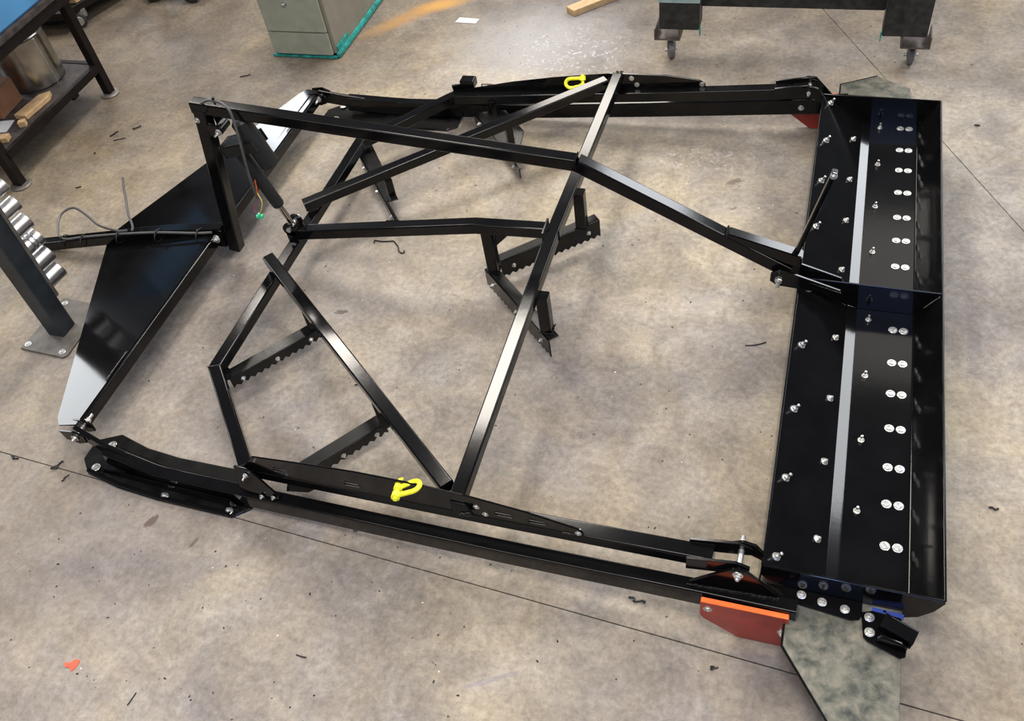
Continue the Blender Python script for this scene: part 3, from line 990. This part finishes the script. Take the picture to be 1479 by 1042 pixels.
for (x, y, z) in ((-3.885, -0.085, 0.09), (-3.76, -0.075, 0.105), (-3.545, -0.060, 0.138), (-3.32, -0.052, 0.170), (-3.09, -0.045, 0.196)):
    b_ = bmesh.new()
    pth = [(x, y + 0.036 * math.cos(a), z - 0.012 + 0.026 * math.sin(a)) for a in [2 * PI * k / 14 for k in range(14)]]
    sweep(b_, pth, circ(0.0022, 6), (1, 0, 0), False, True)
    box(b_, (x, y - 0.006, z + 0.016), (0.006, 0.018, 0.007), 0.3, 0.001)
    gpart('cable_tie', b_, PLASTIC)
b_ = bmesh.new()
box(b_, (-2.722, -0.02, 0.905), (0.010, 0.020, 0.010), 0.6, 0.001)
box(b_, (-2.722, -0.02, 0.890), (0.007, 0.016, 0.026), 0.6, 0.001)
gpart('cable_tie', b_, PLASTIC)
for mt, pts, nm in ((WRED, [(-2.668, -0.045, 0.535), (-2.672, -0.05, 0.500), (-2.680, -0.05, 0.47)], 'orange'),
                    (WYEL, [(-2.680, -0.05, 0.470), (-2.670, -0.055, 0.430), (-2.690, -0.055, 0.385), (-2.715, -0.05, 0.350)], 'yellow'),
                    (WPUR, [(-2.680, -0.05, 0.470), (-2.700, -0.05, 0.42), (-2.728, -0.05, 0.385), (-2.727, -0.05, 0.350)], 'purple')):
    o = gpart('wire', wire(pts, 0.0022, 6), mt)
    o['label'] = 'loose ' + nm + ' wire'
b_ = bmesh.new()
box(b_, (-2.716, -0.05, 0.340), (0.030, 0.014, 0.014), 0.3, 0.002)
box(b_, (-2.716, -0.05, 0.340), (0.012, 0.014, 0.030), 0.3, 0.002)
o = gpart('wire_connector', b_, CONN)
o['label'] = 'small green wire connector'


# ------------------------------------------------------------------ yellow shackles through the side plates
def shackle(loc, rot, label):
    t = thing('bow_shackle', label, 'shackle', loc, 'yellow shackles hooked through the side plates')
    t.rotation_euler = rot
    t.scale = (0.88, 0.88, 0.88)
    ORG[t.name] = (0, 0, 0)
    pts = []
    for k in range(15):
        a = -0.25 * PI + 1.5 * PI * k / 14
        pts.append((0.034 * math.sin(a - PI / 4) * 1.0, 0, 0.030 * -math.cos(a - PI / 4)))
    pts = [(-0.062, 0.0, -0.020)] + [(-0.040, 0, -0.021), (-0.012, 0, -0.026), (0.014, 0, -0.025), (0.030, 0, -0.012), (0.034, 0, 0.002), (0.026, 0, 0.016), (0.010, 0, 0.022), (-0.012, 0, 0.022), (-0.040, 0, 0.021), (-0.062, 0, 0.020)]
    obj('shackle_bow', wire(pts, 0.0095, 10, 4), YELLOW, t)
    b_ = bmesh.new()
    rod(b_, (-0.064, 0, -0.032), (-0.064, 0, -0.008), 0.0165, 16)
    rod(b_, (-0.064, 0, 0.008), (-0.064, 0, 0.032), 0.0165, 16)
    obj('shackle_eye', b_, YELLOW, t)
    b_ = bmesh.new()
    rod(b_, (-0.064, 0, -0.050), (-0.064, 0, 0.040), 0.0085, 14)
    box(b_, (-0.064, 0, -0.056), (0.022, 0.008, 0.018), 0, 0.003)
    obj('shackle_pin', b_, YELLOW, t)
    return t


shackle((-1.566, -1.212, 0.346), (math.radians(80), math.radians(-22), math.radians(14)), 'yellow painted shackle on the near side plate, beside the diagonal brace end')
shackle((-1.648, 1.172, 0.270), (math.radians(38), math.radians(8), math.radians(180)), 'yellow painted shackle on the far side plate, left of the bright cross beam end')

# ------------------------------------------------------------------ workbench at upper left, with what stands on it
bx, b0, b1 = -4.535, 0.360, 1.230
WB = thing('workbench', 'dark steel workbench with round foot pads and lower shelf at the upper left', 'workbench', (-4.9, 0.8, 0))
for (x, y) in ((bx, b0), (bx, b1), (-5.25, b0), (-5.25, b1)):
    lx = 0.0
    lg = obj('leg', tube([(x, y, 0.010), (x + lx, y, 0.62)], 0.052, 0.052, 0.006, up=(1, 0, 0)), BENCH, WB)
    b_ = bmesh.new()
    lathe(b_, [(0, 0.0), (0.056, 0.0), (0.058, 0.006), (0.050, 0.013), (0.022, 0.016), (0, 0.016)], (x, y, 0), 28)
    obj('foot_pad', b_, BASEM, lg)
obj('shelf', boxbm((-4.895, 0.80, 0.200), (0.76, 0.90, 0.008), 0, 0.001), BENCHTOP, WB)
for (c_, s_) in (((bx + 0.015, 0.80, 0.185), (0.035, 0.86, 0.045)), ((-5.25, 0.80, 0.185), (0.035, 0.86, 0.045)), ((-4.89, b1, 0.185), (0.70, 0.035, 0.045)), ((-4.89, b0, 0.185), (0.70, 0.035, 0.045))):
    obj('shelf_rail', boxbm(c_, s_, 0, 0.003), BENCH, WB)
obj('bench_top', boxbm((-4.86, 0.80, 0.675), (0.84, 1.02, 0.03), 0, 0.003), BENCHTOP, WB)
for (c_, s_) in (((bx + 0.06, 0.80, 0.630), (0.05, 0.92, 0.06)), ((-4.89, b1, 0.630), (0.70, 0.05, 0.06))):
    obj('top_rail', boxbm(c_, s_, 0, 0.004), BENCH, WB)
obj('bracket', boxbm((-4.535, 0.98, 0.150), (0.03, 0.05, 0.03), 0, 0.003), BENCH, WB)
tag(obj('storage_bin', boxbm((-4.755, 0.83, 0.790), (0.58, 0.66, 0.20), 0, 0.012), BLUE), 'blue plastic bin standing on the dark workbench top', 'bin')
# steel pot on the shelf
b_ = bmesh.new()
lathe(b_, [(0.0, 0.0), (0.150, 0.0), (0.155, 0.006), (0.155, 0.275), (0.162, 0.285), (0.158, 0.292), (0.148, 0.285), (0.146, 0.02), (0, 0.015)], (0, 0, 0), 40)
pot = obj('steel_pot', b_, simple('stained_steel', (0.42, 0.40, 0.36), 0.26, 1.0, 0.45, 6))
pot.location = (-4.800, 1.045, 0.205)
tag(pot, 'open stained steel drum standing on the lower shelf of the workbench', 'drum')
ORG[pot.name] = (0, 0, 0)
b_ = bmesh.new()
add_tube(b_, [(0.150, -0.02, 0.0), (0.150, -0.02, 0.27)], 0.012, 0.012, 0.003, up=(1, 0, 0))
obj('seam_strip', b_, ALU, pot)
w1 = obj('wood_plank', slab([(-4.665, 0.66, 0.232), (-4.585, 0.66, 0.232), (-4.570, 0.85, 0.232), (-4.595, 0.900, 0.232), (-4.645, 0.86, 0.232)], 0.0265, (0, 0, 1), 0.002), WOOD)
tag(w1, 'flat pine wood offcut on the shelf in front of the steel drum', 'wood')
w2 = obj('wood_block', boxbm((-4.575, 0.610, 0.2195), (0.040, 0.036, 0.030), 0.5, 0.002), WOOD)
tag(w2, 'tiny cube of pine wood at the front edge of the workbench shelf', 'wood')
w3 = obj('wood_wedge', boxbm((-4.600, 0.470, 0.219), (0.070, 0.05, 0.028), 0.3, 0.002), WOOD)
tag(w3, 'yellowish wood scrap at the left end of the workbench shelf', 'wood')
w4 = obj('cardboard_box', boxbm((-4.84, 0.74, 0.275), (0.18, 0.20, 0.14), 0.1, 0.003), BROWN)
tag(w4, 'brown cardboard box on the shelf left of the steel drum', 'box')
w5 = obj('paper_sheet', boxbm((-4.695, 0.585, 0.2060), (0.085, 0.11, 0.003), 0.25, 0), PAPER)
tag(w5, 'white paper sheet on the workbench shelf below the brown box', 'paper')

# ------------------------------------------------------------------ steel stand with round aluminium dies
ST = thing('die_stand', 'dark square steel post on a bolted floor plate holding a row of dies', 'stand', (-3.6, -0.55, 0))
obj('base_plate', slab([(-3.728, -0.700, 0.010), (-3.490, -0.712, 0.010), (-3.474, -0.695, 0.010), (-3.492, -0.395, 0.010), (-3.718, -0.380, 0.010)], 0.008, (0, 0, 1), 0.002), BASEM, ST)
P0 = V((-3.600, -0.560, 0.010))
P1 = V((-3.570, -0.560, 0.900))
obj('post', tube([P0, P1], 0.088, 0.088, 0.008, up=(0, 1, 0)), STANDM, ST)
for x, y in ((-3.705, -0.672), (-3.510, -0.684), (-3.520, -0.425), (-3.690, -0.412)):
    bolt(ST, (x, y, 0.010), (0, 0, 1), 'low', 1.0)
obj('rack_bar', tube([(-3.590, -0.507, 0.185), (-3.562, -0.507, 0.90)], 0.060, 0.014, 0.003, up=(0, 1, 0)), BENCH, ST)
obj('rack_edge', tube([(-3.553, -0.512, 0.185), (-3.525, -0.512, 0.90)], 0.012, 0.016, 0.002, up=(0, 1, 0)), BASEM, ST)
words = ['lowest and widest', 'second lowest', 'third lowest, double grooved', 'third from the top of the row,', 'second from the top of the row,', 'topmost']
for k in range(6):
    z = 0.255 + 0.092 * k
    r = 0.043 - 0.0026 * k
    x = -3.592 + 0.036 * z
    b_ = bmesh.new()
    L = 0.085
    if k == 2:
        pr = [(0, 0), (r, 0), (r, 0.03), (r * 0.8, 0.034), (r, 0.038), (r, 0.05), (r * 0.8, 0.054), (r, 0.058), (r, L), (r * 0.7, L + 0.002), (0, L + 0.002)]
    else:
        pr = [(0, 0), (r, 0), (r, L - 0.004), (r - 0.004, L), (r * 0.62, L), (r * 0.60, L - 0.004), (0, L - 0.004)]
    Mx = Matrix.Translation((x, -0.4985, z)) @ V((0, 0, 1)).rotation_difference(V((0.25, 0.95, 0.10)).normalized()).to_matrix().to_4x4()
    lathe(b_, pr, n=28, M=Mx)
    o = obj('bending_die', b_, ALU)
    tag(o, '%s machined aluminium die on the steel stand rack' % words[k], 'die', 'round aluminium dies on the stand')

# ------------------------------------------------------------------ drawer pedestal at the top
CX0, CX1, CY0, CY1 = -3.655, -3.232, 1.715, 2.46
CB = thing('drawer_cabinet', 'grey green metal drawer cabinet with chipped teal bottom edge at the top of the picture', 'cabinet', ((CX0 + CX1) / 2, 2.05, 0))
obj('body', boxbm(((CX0 + CX1) / 2, (CY0 + CY1) / 2 + 0.006, 0.375), (CX1 - CX0, CY1 - CY0 - 0.012, 0.70), 0, 0.004), CABSIDE, CB)
for z0, z1 in ((0.026, 0.163), (0.170, 0.383), (0.390, 0.710)):
    dr = obj('drawer', boxbm(((CX0 + CX1) / 2, CY0 - 0.004, (z0 + z1) / 2), (CX1 - CX0 - 0.035, 0.020, z1 - z0), 0, 0.004), CAB, CB)
    if z0 > 0.1:
        b_ = bmesh.new()
        M_ = Matrix.Translation((-3.462, CY0 - 0.014, z1 - 0.040)) @ Matrix.Rotation(PI / 2, 4, 'X')
        lathe(b_, [(0, 0), (0.015, 0), (0.015, 0.004), (0.010, 0.006), (0.010, 0.016), (0.007, 0.019), (0, 0.019)], n=20, M=M_)
        obj('lock', b_, ZDARK, dr)
obj('teal_edge', boxbm(((CX0 + CX1) / 2, CY0 - 0.002, 0.010), (CX1 - CX0 + 0.008, 0.018, 0.014), 0, 0.003), TEAL, CB)
obj('teal_edge', boxbm((CX1 + 0.010, (CY0 + CY1) / 2 + 0.0, 0.018), (0.022, CY1 - CY0, 0.032), 0, 0.006), TEAL, CB)
obj('teal_edge', boxbm((CX1 + 0.004, CY0 + 0.10, 0.045), (0.010, 0.16, 0.05), 0, 0.004), TEAL, CB)

# plank end and paper tag on the floor behind
wpl = obj('lumber_offcut', slab([(-1.985, 2.310, 0.040), (-1.925, 2.262, 0.040), (-1.62, 2.56, 0.040), (-1.67, 2.62, 0.040)], 0.040, (0, 0, 1), 0.003), WOOD)
tag(wpl, 'sawn pine lumber offcut lying on the floor at the top middle', 'wood')
pt = obj('paper_tag', slab([(-2.640, 2.160, 0.003), (-2.507, 2.152, 0.003), (-2.500, 2.205, 0.003), (-2.630, 2.215, 0.003)], 0.002, (0, 0, 1), 0), PAPER)
tag(pt, 'small white paper tag lying on the floor right of the drawer cabinet', 'paper')

# ------------------------------------------------------------------ rolling frame at upper right
RC = thing('rolling_stand', 'oily dark steel machine stand on two swivel castors at the upper right', 'stand', (-0.7, 1.9, 0))


def caster(x, y, ang):
    b_ = bmesh.new()
    box(b_, (x, y, 0.142), (0.085, 0.075, 0.006), ang, 0.001)
    lathe(b_, [(0, 0), (0.026, 0), (0.026, 0.012), (0, 0.012)], (x, y, 0.127), 20)
    c = obj('caster', b_, ZDARK, RC)
    M = Matrix.Translation((x, y, 0)) @ Matrix.Rotation(ang, 4, 'Z')
    b_ = bmesh.new()
    for sx in (-1, 1):
        P_ = [M @ V(p) for p in ((sx * 0.021, -0.022, 0.128), (sx * 0.021, 0.024, 0.128), (sx * 0.021, -0.012, 0.045), (sx * 0.021, -0.034, 0.045))]
        ps = [b_.verts.new(p) for p in P_]
        q_ = [b_.verts.new(p + (M.to_3x3() @ V((sx * 0.003, 0, 0)))) for p in P_]
        b_.faces.new(ps)
        b_.faces.new(q_[::-1])
        for i in range(4):
            j = (i + 1) % 4
            b_.faces.new((ps[i], q_[i], q_[j], ps[j]))
    ax = M @ V((0, -0.023, 0.050))
    dx = M.to_3x3() @ V((1, 0, 0))
    rod(b_, ax - dx * 0.034, ax + dx * 0.034, 0.008, 12)
    obj('fork', b_, ZINC, c)
    b_ = bmesh.new()
    Mw = Matrix.Translation(ax) @ Matrix.Rotation(ang, 4, 'Z') @ Matrix.Rotation(PI / 2, 4, 'Y')
    lathe(b_, [(0, -0.016), (0.038, -0.016), (0.049, -0.011), (0.050, 0), (0.049, 0.011), (0.038, 0.016), (0, 0.016)], n=28, M=Mw)
    obj('wheel', b_, simple('grey_tread', (0.09, 0.085, 0.09), 0.5), c)


for cx_, xc_ in ((-1.235, -1.297), (-0.150, -0.090)):
    lg = obj('leg', boxbm((cx_, 1.845, 0.50), (0.205, 0.11, 0.58), 0, 0.004), CARTM, RC)
    if cx_ < -1:
        obj('painted_band', boxbm((cx_, 1.787, 0.405), (0.208, 0.012, 0.09), 0, 0.002), LTEAL, lg)
    obj('foot_box', boxbm((xc_ + (0.0 if cx_ < -1 else 0.0), 1.860, 0.152), (0.135, 0.14, 0.010), 0, 0.002), CARTP, lg)
    for q in (-0.064, 0.064):
        obj('foot_web', boxbm((xc_ + q, 1.850, 0.182), (0.007, 0.125, 0.060), 0, 0.002), CARTP, lg)
    obj('teal_edge', boxbm((cx_ + (0.106 if cx_ < -1 else -0.106), 1.80, 0.205), (0.006, 0.014, 0.05), 0, 0.001), TEAL, lg)
caster(-1.297, 1.895, 0.35)
caster(-0.090, 1.930, 0.0)
obj('cross_rail', boxbm((-0.70, 1.93, 0.350), (0.90, 0.09, 0.12), 0, 0.005), CARTM, RC)
obj('teal_edge', boxbm((-0.70, 1.883, 0.400), (0.90, 0.006, 0.010), 0, 0.001), TEAL, RC)

# ------------------------------------------------------------------ wheels and carts at the top-left corner
DW = thing('hand_cart', 'low dark cart with two round black wheels at the very top left of centre', 'cart', (-4.72, 2.3, 0))
for x in (-4.885, -4.575):
    b_ = bmesh.new()
    Mw = Matrix.Translation((x, 2.308, 0.062)) @ Matrix.Rotation(-1.25, 4, 'Z') @ Matrix.Rotation(PI / 2, 4, 'Y')
    lathe(b_, [(0, -0.018), (0.045, -0.018), (0.060, -0.012), (0.062, 0), (0.060, 0.012), (0.045, 0.018), (0, 0.018)], n=32, M=Mw)
    wv = obj('wheel', b_, RUBBER, DW)
    b_ = bmesh.new()
    lathe(b_, [(0, -0.022), (0.016, -0.022), (0.018, -0.016), (0.018, 0.020), (0.012, 0.024), (0, 0.024)], n=18, M=Mw)
    obj('hub', b_, ZINC, wv)
obj('axle_frame', boxbm((-4.73, 2.36, 0.165), (0.40, 0.10, 0.05), 0, 0.005), BENCH, DW)
obj('deck', boxbm((-4.73, 2.62, 0.20), (0.42, 0.62, 0.03), 0, 0.005), BENCH, DW)
PC = thing('platform_cart', 'dark low platform cart carrying a plank, behind the workbench leg', 'cart', (-5.4, 2.1, 0))
b_ = bmesh.new()
Mw = Matrix.Translation((-5.235, 1.945, 0.050)) @ Matrix.Rotation(-0.9, 4, 'Z') @ Matrix.Rotation(PI / 2, 4, 'Y')
lathe(b_, [(0, -0.014), (0.034, -0.014), (0.048, -0.010), (0.050, 0), (0.048, 0.010), (0.034, 0.014), (0, 0.014)], n=28, M=Mw)
wv = obj('wheel', b_, RUBBER, PC)
b_ = bmesh.new()
lathe(b_, [(0.0, -0.017), (0.030, -0.017), (0.033, -0.012), (0.033, 0.012), (0.030, 0.017), (0, 0.017)], n=24, M=Mw)
obj('hub', b_, ZINC, wv)
obj('deck', slab([(-5.9, 1.75, 0.15), (-5.25, 1.85, 0.15), (-4.98, 2.75, 0.15), (-5.7, 3.1, 0.15)], 0.05, (0, 0, 1), 0.003), BENCH, PC)
obj('caster_fork', boxbm((-5.225, 1.995, 0.085), (0.05, 0.05, 0.05), -0.9, 0.003), ZDARK, PC)
pk = obj('wood_plank', slab([(-5.45, 1.95, 0.19), (-5.22, 1.98, 0.19), (-5.08, 2.55, 0.19), (-5.3, 2.65, 0.19)], 0.038, (0, 0, 1), 0.003), WOOD)
tag(pk, 'wide pine plank lying on the dark platform cart behind the workbench', 'wood')


# ------------------------------------------------------------------ debris on the floor
def curl(x, y, n, r, label, ang=0.0, L=0.06, mat=SWARF, coil=0.006):
    pts = []
    for k in range(n + 1):
        t = k / n
        a = t * n * 0.9
        pts.append((x + (t - 0.5) * L * math.cos(ang) + coil * math.sin(a * 1.3) + random.uniform(-1, 1) * coil * 0.5,
                    y + (t - 0.5) * L * math.sin(ang) + coil * math.cos(a) + random.uniform(-1, 1) * coil * 0.5,
                    r + abs(math.sin(a * 0.7)) * coil * 0.6))
    o = obj('metal_shaving', wire(pts, r, 5, 3), mat)
    tag(o, label, 'debris', 'dark metal shavings scattered on the floor')


b_ = wire([(-2.372, 0.205, 0.003), (-2.375, 0.222, 0.004), (-2.340, 0.222, 0.003), (-2.305, 0.226, 0.005), (-2.285, 0.232, 0.003), (-2.265, 0.215, 0.005), (-2.245, 0.195, 0.004), (-2.235, 0.172, 0.006), (-2.215, 0.160, 0.003), (-2.205, 0.168, 0.005), (-2.212, 0.178, 0.003)], 0.0032, 6, 4)
tag(obj('metal_shaving', b_, SWARF), 'long crooked dark metal shaving below the spine beam', 'debris', 'dark metal shavings scattered on the floor')
curl(-0.844, -1.272, 9, 0.0035, 'twisted black metal shaving beside the near rail, left of the orange blade', -0.15, 0.055, SWARF, 0.007)
curl(-3.362, -1.222, 5, 0.004, 'dark shaving lying near the joint at the far left edge', 0.1, 0.035)
curl(-3.155, -1.222, 8, 0.0035, 'knotted dark shaving on the joint left of the near skid plate', 1.2, 0.035, SWARF, 0.010)
curl(-3.085, -1.265, 6, 0.003, 'short dark shaving just right of the knotted one on the joint', 1.3, 0.035, SWARF, 0.004)
curl(-4.150, 0.915, 7, 0.004, 'lumpy dark shaving, rightmost of three lying beside the workbench', 0.8, 0.04, SWARF, 0.008)
curl(-4.255, 0.850, 5, 0.004, 'slim dark shaving left of the lumpy one beside the workbench', 1.2, 0.06, SWARF, 0.004)
curl(-4.190, 0.810, 4, 0.0028, 'thin straight dark shaving beside the workbench', 0.5, 0.07, SWARF, 0.002)
curl(-4.262, 0.672, 4, 0.004, 'small dark crumb of metal on the floor by the workbench', 0.5, 0.02, SWARF, 0.005)
curl(-4.175, 0.385, 4, 0.003, 'short dark sliver on the floor above the cable loop', 0.5, 0.035, SWARF, 0.002)
curl(-3.742, 1.486, 6, 0.003, 'small dark twig shaped shaving between the cabinet and the mast', 0.6, 0.055, SWARF, 0.006)
curl(-2.105, -0.605, 4, 0.0028, 'thin curved shaving on the floor between the near front blades', 0.4, 0.035, SWARF, 0.003)
curl(-2.070, -0.608, 5, 0.004, 'dark crumb beside the near diagonal brace', 0.4, 0.015, SWARF, 0.005)
curl(-2.545, -0.80 + 0.25, 5, 0.0035, 'dark curled shaving in front of the longer toothed blade', 0.9, 0.025, SWARF, 0.006)
curl(-1.845, -1.695, 4, 0.0022, 'thin dark sliver on the open floor below the near rail', 0.1, 0.04, SWARF, 0.002)
curl(-2.33, -1.955, 4, 0.002, 'thin vertical dark sliver near the bottom left of the picture', 1.4, 0.045, SWARF, 0.001)
curl(-0.585, -1.43, 6, 0.003, 'tiny dark shaving on the floor just below the orange blade', 0.2, 0.02, SWARF, 0.006)
curl(0.205, -0.700, 5, 0.0035, 'small dark shaving on the floor to the right of the pan', 0.2, 0.03, SWARF, 0.005)
curl(0.213, 1.400, 5, 0.003, 'small dark crumb on the floor beyond the far right pan corner', 0.2, 0.02, SWARF, 0.006)
b_ = wire([(-0.575, -0.105, 0.003), (-0.610, -0.125, 0.003), (-0.650, -0.135, 0.003)], 0.0025, 6, 6)
tag(obj('metal_shaving', b_, SWARF), 'thin curved strand on the floor left of the pan front edge', 'debris', 'dark metal shavings scattered on the floor')
sc = obj('plastic_scrap', slab([(-2.628, -1.905, 0.003), (-2.607, -1.900, 0.003), (-2.597, -1.885, 0.003), (-2.580, -1.886, 0.003), (-2.578, -1.905, 0.003), (-2.586, -1.925, 0.003), (-2.600, -1.915, 0.003), (-2.618, -1.918, 0.003)], 0.0025, (0, 0, 1), 0), SCRAP)
tag(sc, 'torn bright orange red scrap on the floor at the bottom left', 'scrap')


def grit(name, label, n, mat, rmin, rmax, areas):
    bm = bmesh.new()
    for i in range(n):
        a = random.choice(areas)
        x = random.uniform(a[0], a[1])
        y = random.uniform(a[2], a[3])
        r = random.uniform(rmin, rmax)
        mt = Matrix.Translation((x, y, r * 0.35)) @ Matrix.Rotation(random.uniform(0, 6), 4, 'Z') @ Matrix.Diagonal((r * random.uniform(0.8, 2.2), r, r * 0.45, 1))
        bmesh.ops.create_icosphere(bm, subdivisions=1, radius=1, matrix=mt)
    o = obj(name, bm, mat)
    o['kind'] = 'stuff'
    tag(o, label, 'grit')


grit('floor_grit', 'dark crumbs of grit scattered over the concrete floor', 420, GRITD, 0.0012, 0.0034, [(-4.2, 0.6, -2.1, 2.6), (-2.6, -0.5, -1.0, 1.0), (-3.2, -0.4, -2.0, -1.2), (-3.5, 0.2, 1.3, 2.4)])
grit('white_grit', 'tiny white crumbs scattered over the concrete floor', 70, GRITW, 0.0010, 0.0024, [(-3.6, 0.5, -2.0, 1.6)])
